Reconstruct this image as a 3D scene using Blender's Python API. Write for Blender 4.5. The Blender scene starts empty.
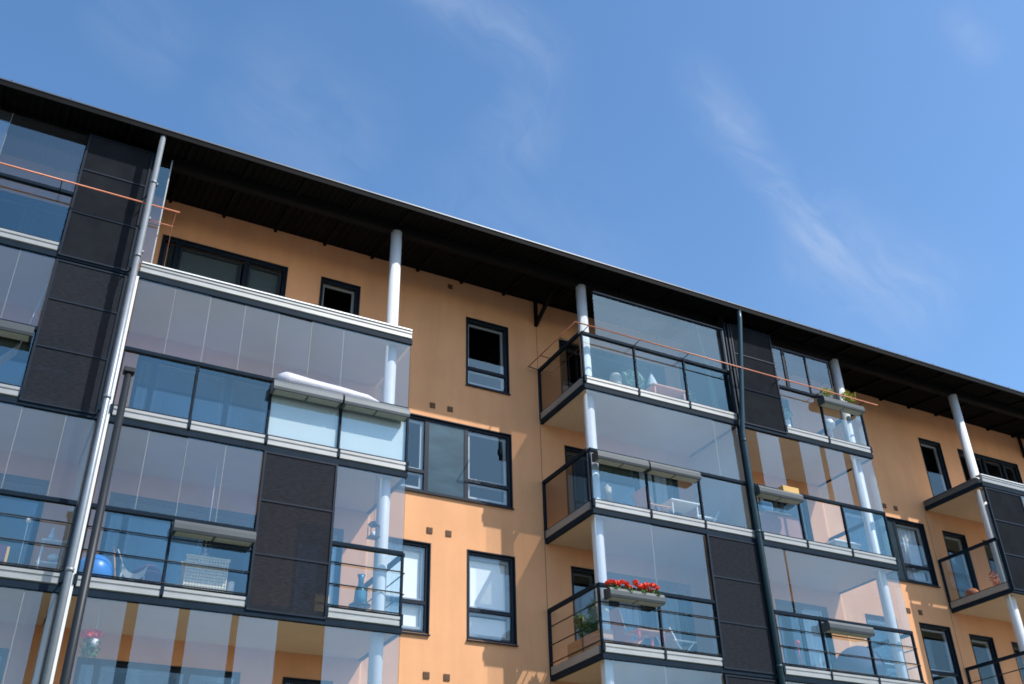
import bpy, math, random
from mathutils import Vector, Matrix
random.seed(7)
sc = bpy.context.scene
col = sc.collection
PI = math.pi

# ------------------------------------------------------------------ materials
def mat(name, color, rough=.6, metal=0., noise=0., nscale=3., bump=0., bscale=40., spec=.5, stretch=None, streak=0.):
    m = bpy.data.materials.new(name); m.use_nodes = True
    nt = m.node_tree; b = nt.nodes['Principled BSDF']
    b.inputs['Base Color'].default_value = (*color, 1)
    b.inputs['Roughness'].default_value = rough
    b.inputs['Metallic'].default_value = metal
    b.inputs['Specular IOR Level'].default_value = spec
    if noise or bump:
        tc = nt.nodes.new('ShaderNodeTexCoord'); mp = nt.nodes.new('ShaderNodeMapping')
        nt.links.new(tc.outputs['Object'], mp.inputs['Vector'])
        if stretch: mp.inputs['Scale'].default_value = stretch
    if noise:
        n = nt.nodes.new('ShaderNodeTexNoise'); n.inputs['Scale'].default_value = nscale
        n.inputs['Detail'].default_value = 6; n.inputs['Roughness'].default_value = .6
        nt.links.new(mp.outputs[0], n.inputs['Vector'])
        r = nt.nodes.new('ShaderNodeMapRange'); r.inputs['From Min'].default_value = .25; r.inputs['From Max'].default_value = .75
        r.inputs['To Min'].default_value = 1 - noise; r.inputs['To Max'].default_value = 1 + noise
        nt.links.new(n.outputs['Fac'], r.inputs['Value'])
        x = nt.nodes.new('ShaderNodeMix'); x.data_type = 'RGBA'; x.blend_type = 'MULTIPLY'
        x.inputs[0].default_value = 1; x.inputs[6].default_value = (*color, 1)
        nt.links.new(r.outputs[0], x.inputs[7]); nt.links.new(x.outputs[2], b.inputs['Base Color'])
    if streak:                                      # rain streaks: a second noise drawn out along Z
        m3 = nt.nodes.new('ShaderNodeMapping'); nt.links.new(tc.outputs['Object'], m3.inputs['Vector']); m3.inputs['Scale'].default_value = (1.6, 1.6, .16)
        n3 = nt.nodes.new('ShaderNodeTexNoise'); n3.inputs['Scale'].default_value = 1; n3.inputs['Detail'].default_value = 7; n3.inputs['Roughness'].default_value = .65
        nt.links.new(m3.outputs[0], n3.inputs['Vector'])
        r3 = nt.nodes.new('ShaderNodeMapRange'); r3.inputs['From Min'].default_value = .3; r3.inputs['From Max'].default_value = .62
        r3.inputs['To Min'].default_value = 1 - 2 * streak; r3.inputs['To Max'].default_value = 1 + .4 * streak; nt.links.new(n3.outputs['Fac'], r3.inputs['Value'])
        x3 = nt.nodes.new('ShaderNodeMix'); x3.data_type = 'RGBA'; x3.blend_type = 'MULTIPLY'; x3.inputs[0].default_value = 1
        nt.links.new(x.outputs[2], x3.inputs[6]); nt.links.new(r3.outputs[0], x3.inputs[7]); nt.links.new(x3.outputs[2], b.inputs['Base Color'])
    if bump:
        n2 = nt.nodes.new('ShaderNodeTexNoise'); n2.inputs['Scale'].default_value = bscale; n2.inputs['Detail'].default_value = 5
        nt.links.new(mp.outputs[0], n2.inputs['Vector'])
        bp = nt.nodes.new('ShaderNodeBump'); bp.inputs['Strength'].default_value = bump; bp.inputs['Distance'].default_value = .01
        nt.links.new(n2.outputs['Fac'], bp.inputs['Height']); nt.links.new(bp.outputs[0], b.inputs['Normal'])
    return m

def glass(name, f0, tint=(.95, .97, .98), refl=(1, 1, 1), wav=.0, rough=.0, haze=0., hazecol=(.6, .7, .8)):
    m = bpy.data.materials.new(name); m.use_nodes = True
    nt = m.node_tree; nt.nodes.clear(); N = nt.nodes.new; L = nt.links.new
    out = N('ShaderNodeOutputMaterial'); tr = N('ShaderNodeBsdfTransparent'); gl = N('ShaderNodeBsdfGlossy')
    tr.inputs['Color'].default_value = (*tint, 1); gl.inputs['Color'].default_value = (*refl, 1); gl.inputs['Roughness'].default_value = rough
    ge = N('ShaderNodeNewGeometry'); d = N('ShaderNodeVectorMath'); d.operation = 'DOT_PRODUCT'
    L(ge.outputs['Normal'], d.inputs[0]); L(ge.outputs['Incoming'], d.inputs[1])
    a = N('ShaderNodeMath'); a.operation = 'ABSOLUTE'; L(d.outputs['Value'], a.inputs[0])
    s = N('ShaderNodeMath'); s.operation = 'SUBTRACT'; s.inputs[0].default_value = 1; L(a.outputs[0], s.inputs[1])
    p = N('ShaderNodeMath'); p.operation = 'POWER'; L(s.outputs[0], p.inputs[0]); p.inputs[1].default_value = 5
    k = N('ShaderNodeMath'); k.operation = 'MULTIPLY_ADD'; L(p.outputs[0], k.inputs[0]); k.inputs[1].default_value = 1 - f0; k.inputs[2].default_value = f0
    mx = N('ShaderNodeMixShader'); L(k.outputs[0], mx.inputs[0]); L(tr.outputs[0], mx.inputs[1]); L(gl.outputs[0], mx.inputs[2])
    if wav:
        tc = N('ShaderNodeTexCoord'); n = N('ShaderNodeTexNoise'); n.inputs['Scale'].default_value = 1.3; n.inputs['Detail'].default_value = 1
        L(tc.outputs['Object'], n.inputs['Vector'])
        b = N('ShaderNodeBump'); b.inputs['Strength'].default_value = wav; b.inputs['Distance'].default_value = .02
        L(n.outputs['Fac'], b.inputs['Height']); L(b.outputs[0], gl.inputs['Normal'])
    last = mx
    if haze:
        df = N('ShaderNodeBsdfDiffuse'); df.inputs['Color'].default_value = (*hazecol, 1)
        m2 = N('ShaderNodeMixShader'); m2.inputs[0].default_value = haze
        L(mx.outputs[0], m2.inputs[1]); L(df.outputs[0], m2.inputs[2]); last = m2
    L(last.outputs[0], out.inputs['Surface'])
    return m

def screen_mat(name, color, trans):
    m = bpy.data.materials.new(name); m.use_nodes = True
    nt = m.node_tree; b = nt.nodes['Principled BSDF']; N = nt.nodes.new; L = nt.links.new
    b.inputs['Roughness'].default_value = .6; b.inputs['Specular IOR Level'].default_value = 0.
    tc = N('ShaderNodeTexCoord'); mp = N('ShaderNodeMapping'); L(tc.outputs['Object'], mp.inputs['Vector'])
    mp.inputs['Rotation'].default_value = (0, .35, 0); mp.inputs['Scale'].default_value = (9, 1, 60)
    n = N('ShaderNodeTexNoise'); n.inputs['Scale'].default_value = 1; n.inputs['Detail'].default_value = 4; L(mp.outputs[0], n.inputs['Vector'])
    r = N('ShaderNodeMapRange'); r.inputs['From Min'].default_value = .3; r.inputs['From Max'].default_value = .7
    r.inputs['To Min'].default_value = .72; r.inputs['To Max'].default_value = 1.32; L(n.outputs['Fac'], r.inputs['Value'])
    x = N('ShaderNodeMix'); x.data_type = 'RGBA'; x.blend_type = 'MULTIPLY'; x.inputs[0].default_value = 1; x.inputs[6].default_value = (*color, 1)
    L(r.outputs[0], x.inputs[7]); L(x.outputs[2], b.inputs['Base Color'])
    t = N('ShaderNodeBsdfTransparent'); t.inputs['Color'].default_value = (.72, .86, 1, 1); mx = N('ShaderNodeMixShader')
    k = N('ShaderNodeMath'); k.operation = 'MULTIPLY'; L(r.outputs[0], k.inputs[0]); k.inputs[1].default_value = trans
    L(k.outputs[0], mx.inputs[0]); L(b.outputs[0], mx.inputs[1]); L(t.outputs[0], mx.inputs[2])
    L(mx.outputs[0], nt.nodes['Material Output'].inputs['Surface'])
    return m

M = dict(
    plaster=mat('orange_plaster', (.745, .39, .202), .9, noise=.10, nscale=.5, bump=.5, bscale=45, spec=.1, streak=.05),
    ceiling=mat('painted_concrete_soffit', (.62, .50, .37), .85, noise=.06, nscale=1.5, bump=.1, spec=.1),
    slabedge=mat('dark_steel_edge', (.010, .020, .033), .5, noise=.2, nscale=5, spec=.06),
    alu=mat('aluminium_strip', (.35, .355, .34), .38, .35, noise=.14, nscale=2.0, stretch=(1, 1, 6), streak=.05),
    alulite=mat('aluminium_lip', (.75, .74, .70), .35, .2, noise=.06, nscale=3),
    frame=mat('dark_window_frame', (.008, .015, .026), .4, noise=.1, nscale=4, spec=.2),
    sashdark=mat('dark_sash', (.045, .055, .065), .5, noise=.08, spec=.2),
    sash=mat('grey_sash', (.32, .34, .36), .5, noise=.08),
    white=mat('white_column_paint', (.64, .66, .675), .5, noise=.05, nscale=4, streak=.05),
    galv=mat('galvanised_pipe', (.25, .275, .30), .42, .4, noise=.1, nscale=6),
    teal=mat('dark_teal_pipe', (.022, .055, .070), .35, .1, noise=.12, nscale=5, spec=.4),
    pole=mat('dark_pole_paint', (.018, .022, .026), .45, .1, noise=.12, nscale=5, spec=.3),
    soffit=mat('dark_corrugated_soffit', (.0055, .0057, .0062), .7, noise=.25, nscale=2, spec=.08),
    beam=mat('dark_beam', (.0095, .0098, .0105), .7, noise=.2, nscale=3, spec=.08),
    roof=mat('dark_roof_sheet', (.035, .035, .038), .45, .3, noise=.15, nscale=2),
    trim=mat('roof_edge_trim', (.09, .10, .11), .4, .5, noise=.1),
    copper=mat('copper_rail', (.62, .22, .12), .45, .1, noise=.1, nscale=8),
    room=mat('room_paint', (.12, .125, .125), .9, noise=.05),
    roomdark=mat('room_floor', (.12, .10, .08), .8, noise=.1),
    rendergrey=mat('light_render', (.55, .50, .44), .9, noise=.05),
    vent=mat('vent_brown', (.13, .065, .03), .7, noise=.1),
    upglass=glass('balcony_glass_upper', .15, (.85, .87, .89), (.62, .90, 1), wav=.02, haze=.022, hazecol=(.58, .57, .57)),
    lowglass=glass('balcony_glass_lower', .155, (.88, .93, .95), (.50, .86, 1), wav=.04),
    tinted=glass('tinted_glass', .10, (.40, .36, .32), (.9, .95, 1), wav=.02, haze=.04, hazecol=(.05, .04, .03)),
    frosted=mat('privacy_sheet', (.60, .63, .61), .8, noise=.02, spec=.05),
    pane=glass('window_pane', .11, (.92, .95, .96), (.62, .9, 1), wav=.05),
    glassedge=mat('glass_edge', (.20, .22, .23), .4),
    screen=screen_mat('perforated_screen', (.0225, .025, .031), .08),
    panel=mat('dark_panel', (.017, .019, .0225), .7, noise=.2, nscale=2.5, spec=0.),
    shutter=mat('metal_infill', (.040, .070, .085), .28, .6, noise=.3, nscale=1.5, stretch=(.6, 1, 2)),
    planter=mat('grey_planter', (.115, .13, .14), .45, .2, noise=.08, nscale=3, spec=.3),
    planterd=mat('slate_grey_planter', (.060, .070, .076), .45, .2, noise=.1, nscale=3, spec=.3),
    under=mat('planter_base', (.40, .39, .34), .6, noise=.06),
    blind=mat('white_blind', (.88, .88, .86), .8, noise=.03),
    greyblind=mat('dark_grey_blind', (.085, .12, .13), .8, noise=.08),
    curtain=mat('pale_curtain', (.55, .62, .68), .9, noise=.1, nscale=6, stretch=(8, 1, .3)),
    tarp=mat('white_tarp', (.52, .52, .58), .45, noise=.12, nscale=3, bump=.5, bscale=22),
    blue=mat('blue_ball', (.03, .19, .60), .35),
    wicker=mat('wicker', (.74, .62, .46), .8, noise=.2, nscale=20),
    wickerd=mat('wicker_dark', (.20, .14, .08), .8),
    fabric=mat('dark_purple_fabric', (.08, .04, .09), .9, noise=.3, nscale=5),
    fabricg=mat('grey_fabric', (.42, .40, .38), .9, noise=.15, nscale=5),
    sideglass=glass('clear_side_glass', .05, (.93, .95, .95)),
    clear=glass('clear_bottle', .18, (.75, .85, .88)),
    bottleb=mat('blue_glaze', (.05, .16, .22), .2),
    whitep=mat('white_plastic', (.75, .76, .76), .45, noise=.03),
    black=mat('black_metal', (.015, .015, .017), .4, noise=.1),
    wood=mat('pine_wood', (.50, .25, .11), .55, noise=.2, nscale=6, stretch=(1, 1, 8)),
    pink=mat('pinkish_canvas', (.78, .36, .22), .8, noise=.1, nscale=6),
    red=mat('red_paint', (.55, .05, .05), .5, noise=.05),
    petal=mat('red_petals', (.86, .055, .015), .6, noise=.25, nscale=30),
    leaf=mat('green_leaves', (.060, .14, .025), .6, noise=.4, nscale=14),
    leafy=mat('yellow_green_leaves', (.36, .38, .05), .6, noise=.4, nscale=14),
    leafb=mat('blue_green_leaves', (.20, .36, .26), .6, noise=.3, nscale=14),
    green=mat('green_canvas', (.015, .10, .018), .7, noise=.2, nscale=6),
    sofa=mat('mauve_upholstery', (.36, .19, .17), .9, noise=.1, nscale=8),
    cushion=mat('blue_cushion', (.06, .17, .34), .9, noise=.1),
    lav=mat('slate_shadow_tone', (.085, .09, .14), .9, noise=.1),  # tone of the shadow that the dome stands in for
    terra=mat('terracotta', (.50, .16, .05), .7, noise=.15, nscale=8),
    card=mat('cardboard', (.60, .38, .12), .8, noise=.1),
    asphalt=mat('asphalt', (.05, .05, .052), .9, noise=.2, nscale=4, bump=.4),
    paving=mat('pavement_slabs', (.20, .195, .185), .9, noise=.12, nscale=2, bump=.2),
    grass=mat('lawn_grass', (.06, .10, .03), .9, noise=.3, nscale=4),
    ground=mat('gravelly_ground', (.10, .095, .085), .95, noise=.15, nscale=.3, bump=.3),
)

# ------------------------------------------------------------------ mesh helpers
class MB:
    def __init__(s): s.v = []; s.f = []; s.m = []; s.sm = []
    def face(s, pts, mi=0, smooth=False):
        b = len(s.v); s.v += [tuple(p) for p in pts]; s.f.append(list(range(b, b + len(pts)))); s.m.append(mi); s.sm.append(smooth)
    def box(s, x0, x1, y0, y1, z0, z1, mi=0, skip=''):
        b = len(s.v)
        s.v += [(x, y, z) for z in (z0, z1) for y in (y0, y1) for x in (x0, x1)]
        F = dict(b=(0, 2, 3, 1), t=(4, 5, 7, 6), f=(0, 1, 5, 4), k=(2, 6, 7, 3), l=(0, 4, 6, 2), r=(1, 3, 7, 5))
        for k, q in F.items():
            if k not in skip: s.f.append([b + i for i in q]); s.m.append(mi); s.sm.append(False)
        return s
    def prism_x(s, prof, x0, x1, mi=0):            # closed (y,z) profile swept along X
        n = len(prof); b = len(s.v)
        s.v += [(x0, y, z) for y, z in prof] + [(x1, y, z) for y, z in prof]
        for i in range(n):
            j = (i + 1) % n; s.f.append([b + i, b + j, b + n + j, b + n + i]); s.m.append(mi); s.sm.append(False)
        s.f.append([b + i for i in range(n)][::-1]); s.m.append(mi); s.sm.append(False)
        s.f.append([b + n + i for i in range(n)]); s.m.append(mi); s.sm.append(False)
        return s
    def tube(s, path, r, n=12, mi=0, caps=True):
        path = [Vector(p) for p in path]; b = len(s.v); rings = len(path)
        rr = r if isinstance(r, (list, tuple)) else [r] * rings
        for i, p in enumerate(path):
            t = (path[min(i + 1, rings - 1)] - path[max(i - 1, 0)]).normalized()
            a = Vector((0, 0, 1)) if abs(t.z) < .9 else Vector((0, 1, 0))
            u = t.cross(a).normalized(); w = t.cross(u)
            for k in range(n):
                q = p + rr[i] * (math.cos(2 * PI * k / n) * u + math.sin(2 * PI * k / n) * w); s.v.append(tuple(q))
        for i in range(rings - 1):
            for k in range(n):
                k2 = (k + 1) % n
                s.f.append([b + i * n + k, b + i * n + k2, b + (i + 1) * n + k2, b + (i + 1) * n + k]); s.m.append(mi); s.sm.append(True)
        if caps:
            s.f.append([b + k for k in range(n)][::-1]); s.m.append(mi); s.sm.append(False)
            e = b + (rings - 1) * n; s.f.append([e + k for k in range(n)]); s.m.append(mi); s.sm.append(False)
        return s
    def lathe(s, c, prof, n=20, mi=0):             # (r,z) profile about vertical axis through c
        b = len(s.v)
        for r, z in prof:
            for k in range(n): s.v.append((c[0] + r * math.cos(2 * PI * k / n), c[1] + r * math.sin(2 * PI * k / n), c[2] + z))
        for i in range(len(prof) - 1):
            for k in range(n):
                k2 = (k + 1) % n
                s.f.append([b + i * n + k, b + i * n + k2, b + (i + 1) * n + k2, b + (i + 1) * n + k]); s.m.append(mi); s.sm.append(True)
        return s
    def ball(s, c, r, n=24, mi=0, sz=1.):
        return s.lathe(c, [(max(1e-4, r * math.sin(PI * i / (n // 2))), -r * sz * math.cos(PI * i / (n // 2))) for i in range(n // 2 + 1)], n, mi)
    def leaves(s, c, rad, count, size, mi=0, flat=.6, rnd=random):
        for _ in range(count):
            d = Vector((rnd.gauss(0, 1), rnd.gauss(0, 1), rnd.gauss(0, 1))).normalized() * rnd.random() ** .45
            p = Vector(c) + Vector((d.x * rad[0], d.y * rad[1], d.z * rad[2]))
            n = (d + Vector((rnd.uniform(-1, 1), rnd.uniform(-1, 1), rnd.uniform(-.3, 1)))).normalized()
            u = n.orthogonal().normalized(); u = Matrix.Rotation(rnd.random() * 2 * PI, 3, n) @ u; w = n.cross(u)
            L = size * rnd.uniform(.6, 1.3); W = L * flat
            s.face([p - u * L * .5, p + w * W * .5 + n * L * .1, p + u * L * .5, p - w * W * .5 + n * L * .1], mi)
        return s

WL = {}
def _wl(p): return WL.get(p.name, Vector((0, 0, 0))) if p else Vector((0, 0, 0))
def part(name, mb, mats, parent=None, bevel=0., label=None):
    o0 = _wl(parent)
    me = bpy.data.meshes.new(name)
    if parent is None and mb.v:
        xs = [v[0] for v in mb.v]; ys = [v[1] for v in mb.v]; zs = [v[2] for v in mb.v]
        o0 = Vector(((min(xs) + max(xs)) / 2, (min(ys) + max(ys)) / 2, min(zs)))
    me.from_pydata([(x - o0.x, y - o0.y, z - o0.z) for x, y, z in mb.v], [], mb.f)
    for m in (mats if isinstance(mats, (list, tuple)) else [mats]): me.materials.append(M[m])
    for p, mi, sm in zip(me.polygons, mb.m, mb.sm): p.material_index = mi; p.use_smooth = sm
    me.update()
    o = bpy.data.objects.new(name, me); col.objects.link(o)
    if parent: o.parent = parent; WL[o.name] = o0
    else: o.location = o0; WL[o.name] = o0
    if bevel:
        b = o.modifiers.new('edge', 'BEVEL'); b.width = bevel; b.segments = 2; b.limit_method = 'ANGLE'
    if label: o['label'] = label
    return o
def thing(name, label, cat, loc, group=None):
    o = bpy.data.objects.new(name, None); o.empty_display_size = .2; col.objects.link(o); o.location = loc
    WL[o.name] = Vector(loc); o['label'] = label; o['category'] = cat
    if group: o['group'] = group
    return o
def tag(o, label, cat, group=None):
    o['label'] = label; o['category'] = cat
    if group: o['group'] = group
    return o
def structure(o): o['kind'] = 'structure'; return o

# ------------------------------------------------------------------ ground
g = MB(); g.box(-400, 400, -400, 400, -.3, 0); structure(part('ground', g, 'ground'))
g = MB(); g.box(-120, 140, -24, -11, -.05, .008); structure(part('road', g, 'asphalt'))
g = MB(); g.box(-120, 140, -11, -6.5, -.05, .12); structure(part('pavement', g, 'paving'))
g = MB(); g.box(-120, 140, -6.5, .0, -.05, .06); structure(part('lawn', g, 'grass'))

# ------------------------------------------------------------------ the building
B = thing('apartment_building', 'long orange rendered apartment block with glazed balconies and a dark overhanging roof', 'building', (14, 2, 0))
WY = 2.0                                            # facade wall plane; balcony fronts are on y = 0
S = {0: .67, 1: 3.67, 2: 6.67, 3: 9.67, 4: 12.67}   # underside of the slab of each level
XL, XR = -7.0, 36.0
holes = []                                          # openings in the wall
wins = []
def win(x0, x1, z0, z1, mull=(), trans=(), sash='', infill=(), sill=True):
    holes.append((x0, x1, z0, z1)); wins.append((x0, x1, z0, z1, mull, trans, sash, infill, sill))
for k in (1, 2, 3, 4):
    s = S[k]
    win(-4.6, -2.9, s + .30, s + 2.53, mull=(-3.75,))
    win(-2.2, .56, s + .30, s + 2.56, mull=(-.95,))
    win(1.67, 4.40, s + .30, s + 2.54, mull=(2.0, 3.5))
    win(5.22, 6.14, s + .30, s + 2.54, sash='r')
    win(11.53, 14.76, s + .30, s + 2.55, mull=(12.2, 13.6))
    win(15.95, 16.75, s + .30, s + 2.55)
    win(17.40, 19.05, s + .30, s + 2.55, mull=(18.2,))
    win(24.22, 25.12, s + .30, s + 2.45, sash='r')
    win(25.90, 28.62, s + .30, s + 2.42, mull=(27.1, 28.0))
    for o in (0, 13.4):
        if k == 4:
            if o == 0: win(8.91, 10.03, s + .62, s + 2.49, trans=((8.91, 10.03, s + 1.12),), sash='r')
        elif k == 3:
            win(7.0 + o, 10.05 + o, s + .70, s + 2.52, mull=(7.96 + o, 8.93 + o), trans=((7.0 + o, 7.96 + o, s + 1.2), (8.93 + o, 10.05 + o, s + 1.2)),
                sash='r', infill=((7.96 + o, 8.93 + o),))
        else:
            win(7.0 + o, 8.07 + o, s + .66, s + 2.55, trans=((7.0 + o, 8.07 + o, s + 1.3),), sash='r')
            win(8.95 + o, 10.07 + o, s + .66, s + 2.55, trans=((8.95 + o, 10.07 + o, s + 1.3),), sash='r')
win(29.6, 30.7, S[4] + .62, S[4] + 2.49)

wb = MB()
xs = sorted({XL, XR, *[h[0] for h in holes], *[h[1] for h in holes]}); zs = sorted({0., 16.18, *[h[2] for h in holes], *[h[3] for h in holes]})
for j in range(len(zs) - 1):
    run = None
    for i in range(len(xs) - 1):
        cx, cz = (xs[i] + xs[i + 1]) / 2, (zs[j] + zs[j + 1]) / 2
        hole = any(h[0] < cx < h[1] and h[2] < cz < h[3] for h in holes)
        if not hole: wb.face([(xs[i], WY, zs[j]), (xs[i + 1], WY, zs[j]), (xs[i + 1], WY, zs[j + 1]), (xs[i], WY, zs[j + 1])])
RV = .26
for x0, x1, z0, z1 in holes:
    y0, y1 = WY, WY + RV
    wb.face([(x0, y0, z0), (x0, y0, z1), (x0, y1, z1), (x0, y1, z0)]); wb.face([(x1, y0, z0), (x1, y1, z0), (x1, y1, z1), (x1, y0, z1)])
    wb.face([(x0, y0, z1), (x1, y0, z1), (x1, y1, z1), (x0, y1, z1)]); wb.face([(x0, y0, z0), (x0, y1, z0), (x1, y1, z0), (x1, y0, z0)])
part('wall', wb, 'plaster', B)
# movement joints in the render beside the projecting bays
for x, jt in ((10.86, 16.1), (23.66, 12.6)):
    jb = MB(); jb.box(x - .005, x + .005, WY - .004, WY + .01, .1, jt)
    part('wall_joint', jb, 'vent', B)

# rear shell, floors and cross walls so that the windows look into real rooms
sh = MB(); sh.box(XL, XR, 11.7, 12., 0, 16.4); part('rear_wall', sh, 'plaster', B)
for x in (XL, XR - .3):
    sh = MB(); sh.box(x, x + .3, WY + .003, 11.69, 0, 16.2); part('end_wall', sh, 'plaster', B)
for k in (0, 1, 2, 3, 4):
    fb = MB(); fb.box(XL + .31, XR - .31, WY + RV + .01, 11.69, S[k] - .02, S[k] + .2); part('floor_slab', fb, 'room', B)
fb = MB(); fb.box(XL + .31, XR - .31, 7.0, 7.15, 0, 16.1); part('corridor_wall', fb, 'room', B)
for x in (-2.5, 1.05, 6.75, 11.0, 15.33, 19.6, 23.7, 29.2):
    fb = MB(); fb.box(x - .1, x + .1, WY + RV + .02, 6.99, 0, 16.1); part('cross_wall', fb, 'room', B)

FW = .062
for (x0, x1, z0, z1, mull, trans, sash, infill, sill) in wins:
    f = MB(); y0, y1 = WY + .045, WY + .115
    f.box(x0, x0 + FW, y0, y1, z0, z1); f.box(x1 - FW, x1, y0, y1, z0, z1)
    f.box(x0 + FW, x1 - FW, y0, y1, z0, z0 + FW); f.box(x0 + FW, x1 - FW, y0, y1, z1 - FW, z1)
    for m_ in mull: f.box(m_ - .05, m_ + .05, y0 + .003, y1 - .003, z0 + FW, z1 - FW)
    for (ta, tb, tz) in trans: f.box(ta + .055, tb - .055, y0 + .006, y1 - .006, tz - .04, tz + .04)
    # inner casement, lighter
    bays = sorted([x0, x1, *mull])
    for a, b in zip(bays[:-1], bays[1:]):
        if any(abs(a - i[0]) < .02 for i in infill): continue
        tz = [t[2] for t in trans if t[0] - .05 <= (a + b) / 2 <= t[1] + .05]
        lev = [z0 + FW, *tz, z1 - FW]
        for q0, q1 in zip(lev[:-1], lev[1:]):
            a1, b1 = a + .075, b - .075; q0 += .05; q1 -= .03
            f.box(a1, a1 + .045, y1 + .012, y1 + .06, q0, q1, 1); f.box(b1 - .06, b1, y1 + .012, y1 + .06, q0, q1, 1)
            f.box(a1 + .045, b1 - .06, y1 + .014, y1 + .058, q0, q0 + .045, 1); f.box(a1 + .045, b1 - .06, y1 + .014, y1 + .058, q1 - .045, q1, 1)
    # dark reveal lining, proud of the plaster by a few millimetres
    f.box(x0 - .02, x0 + .004, WY - .012, y0, z0 - .02, z1 + .02); f.box(x1 - .004, x1 + .02, WY - .012, y0, z0 - .02, z1 + .02)
    f.box(x0 + .004, x1 - .004, WY - .012, y0, z1 - .004, z1 + .02)
    w = part('window', f, ['frame', 'sash' if sash else 'sashdark'], B)
    for a, b in zip(bays[:-1], bays[1:]):
        if any(abs(a - i[0]) < .02 for i in infill): continue
        p = MB(); p.face([(a + .03, WY + .085, z0 + .03), (b - .03, WY + .085, z0 + .03), (b - .03, WY + .085, z1 - .03), (a + .03, WY + .085, z1 - .03)])
        part('pane', p, 'pane', w)
    for a, b in infill:
        p = MB(); p.box(a + .055, b - .055, WY + .06, WY + .1, z0 + FW + .003, z1 - FW - .003); part('infill_panel', p, 'shutter', w)
    if sill:
        p = MB(); p.prism_x([(WY - .055, z0 - .045), (WY - .055, z0 - .022), (WY + .07, z0 + .004), (WY + .07, z0 - .03)], x0 - .03, x1 + .03); part('sill', p, 'frame', w)

def vent(x, z, s=.13):
    v = MB(); v.box(x - s / 2, x + s / 2, WY - .02, WY + .01, z - s / 2, z + s / 2)
    for i in range(3): v.box(x - s / 2 + .012, x + s / 2 - .012, WY - .027, WY - .02, z - s / 2 + .02 + i * .037, z - s / 2 + .036 + i * .037, 0)
    part('wall_vent', v, 'vent', B)
for o in (0, 13.98):
    for k in (2, 3, 4):
        vent(8.05 + o, S[k] - .15); vent(8.49 + o, S[k] - .15)
vent(8.45, 15.93, .12)

# ------------------------------------------------------------------ roof
def sofz(y): return 15.84 + .145 * (y + .5)
r = MB(); EY = -.50
ridge = 6.0
prof = [(EY, sofz(EY) + .02), (EY, sofz(EY) + .085), (ridge, sofz(ridge) + .25), (12.4, sofz(ridge) - .5), (12.4, sofz(ridge) - .7), (ridge, sofz(ridge) + .1), (2.3, sofz(2.3) + .05)]
r.prism_x(prof, XL - .6, XR + .6)
x = XL
while x < XR:                                       # standing seams ending at the eave
    r.prism_x([(EY - .012, sofz(EY) + .075), (EY - .012, sofz(EY) + .125), (ridge - .1, sofz(ridge) + .285), (ridge - .1, sofz(ridge) + .24)], x - .012, x + .012, 0)
    x += 1.05
roof = part('roof', r, 'roof', B)
t = MB(); t.box(XL - .62, XR + .62, EY - .022, EY - .002, sofz(EY) + .066, sofz(EY) + .092); part('eave_trim', t, 'trim', roof)
c = MB(); x = XL - .5; pts = []
while x < XR + .5:
    for dx, dz in ((0, 0), (.055, 0), (.075, .028), (.13, .028)): pts.append((x + dx, dz))
    x += .15
for (xa, da), (xb, db) in zip(pts[:-1], pts[1:]):
    c.face([(xa, EY + .03, sofz(EY) + da - .02), (xb, EY + .03, sofz(EY) + db - .02), (xb, 2.05, sofz(2.05) + db - .02), (xa, 2.05, sofz(2.05) + da - .02)])
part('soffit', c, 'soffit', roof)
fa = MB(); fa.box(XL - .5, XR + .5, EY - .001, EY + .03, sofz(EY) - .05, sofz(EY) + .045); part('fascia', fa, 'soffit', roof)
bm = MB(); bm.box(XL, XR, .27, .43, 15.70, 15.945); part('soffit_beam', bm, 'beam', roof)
x = XL + .4
while x < XR:
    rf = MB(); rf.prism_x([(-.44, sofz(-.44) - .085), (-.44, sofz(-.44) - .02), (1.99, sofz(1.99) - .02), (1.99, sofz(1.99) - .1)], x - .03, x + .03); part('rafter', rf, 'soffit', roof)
    x += 1.18
for x in (10.84, 29.1):
    k = MB()
    k.box(x - .04, x + .04, 1.92, 1.99, 15.42, 16.16)
    b0 = Vector((x, 1.95, 15.47)); b1 = Vector((x, 1.06, 15.98))
    for sx in (0,):
        d = (b1 - b0).normalized(); n = Vector((0, -d.z, d.y)) * .05
        q = [b0 - n, b1 - n, b1 + n, b0 + n]
        k.face([(x - .035, p.y, p.z) for p in q]); k.face([(x + .035, p.y, p.z) for p in q])
        for i in range(4):
            a, b = q[i], q[(i + 1) % 4]; k.face([(x - .035, a.y, a.z), (x + .035, a.y, a.z), (x + .035, b.y, b.z), (x - .035, b.y, b.z)])
    part('eave_bracket', k, 'beam', roof)

# ------------------------------------------------------------------ columns, downpipes, partitions
for x in (-4.9, 6.36, 11.19, 19.37, 24.02):
    cc = MB(); cc.tube([(x, .33, 0), (x, .33, 15.72)], .125, 24)
    part('column', cc, 'white', B)
p = MB(); p.tube([(1.075, -.42, .1), (1.075, -.42, 15.86)], .055, 16)
for z in (3.9, 6.9, 9.9, 12.85, 14.6): p.tube([(1.075, -.42, z - .03), (1.075, -.42, z + .03)], .066, 16); p.box(1.065, 1.085, -.38, .03, z - .012, z + .012)
part('downpipe', p, 'galv', B, label='silver galvanised downpipe')
p = MB(); p.tube([(15.23, -.13, .1), (15.23, -.13, 12.4), (15.235, -.15, 12.55), (15.46, -.43, 15.55), (15.465, -.44, 15.87)], .06, 16)
for z in (3.9, 6.9, 9.9, 12.2): p.tube([(15.23, -.13, z - .03), (15.23, -.13, z + .03)], .07, 16)
part('downpipe', p, 'teal', B, label='dark teal downpipe')
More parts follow.
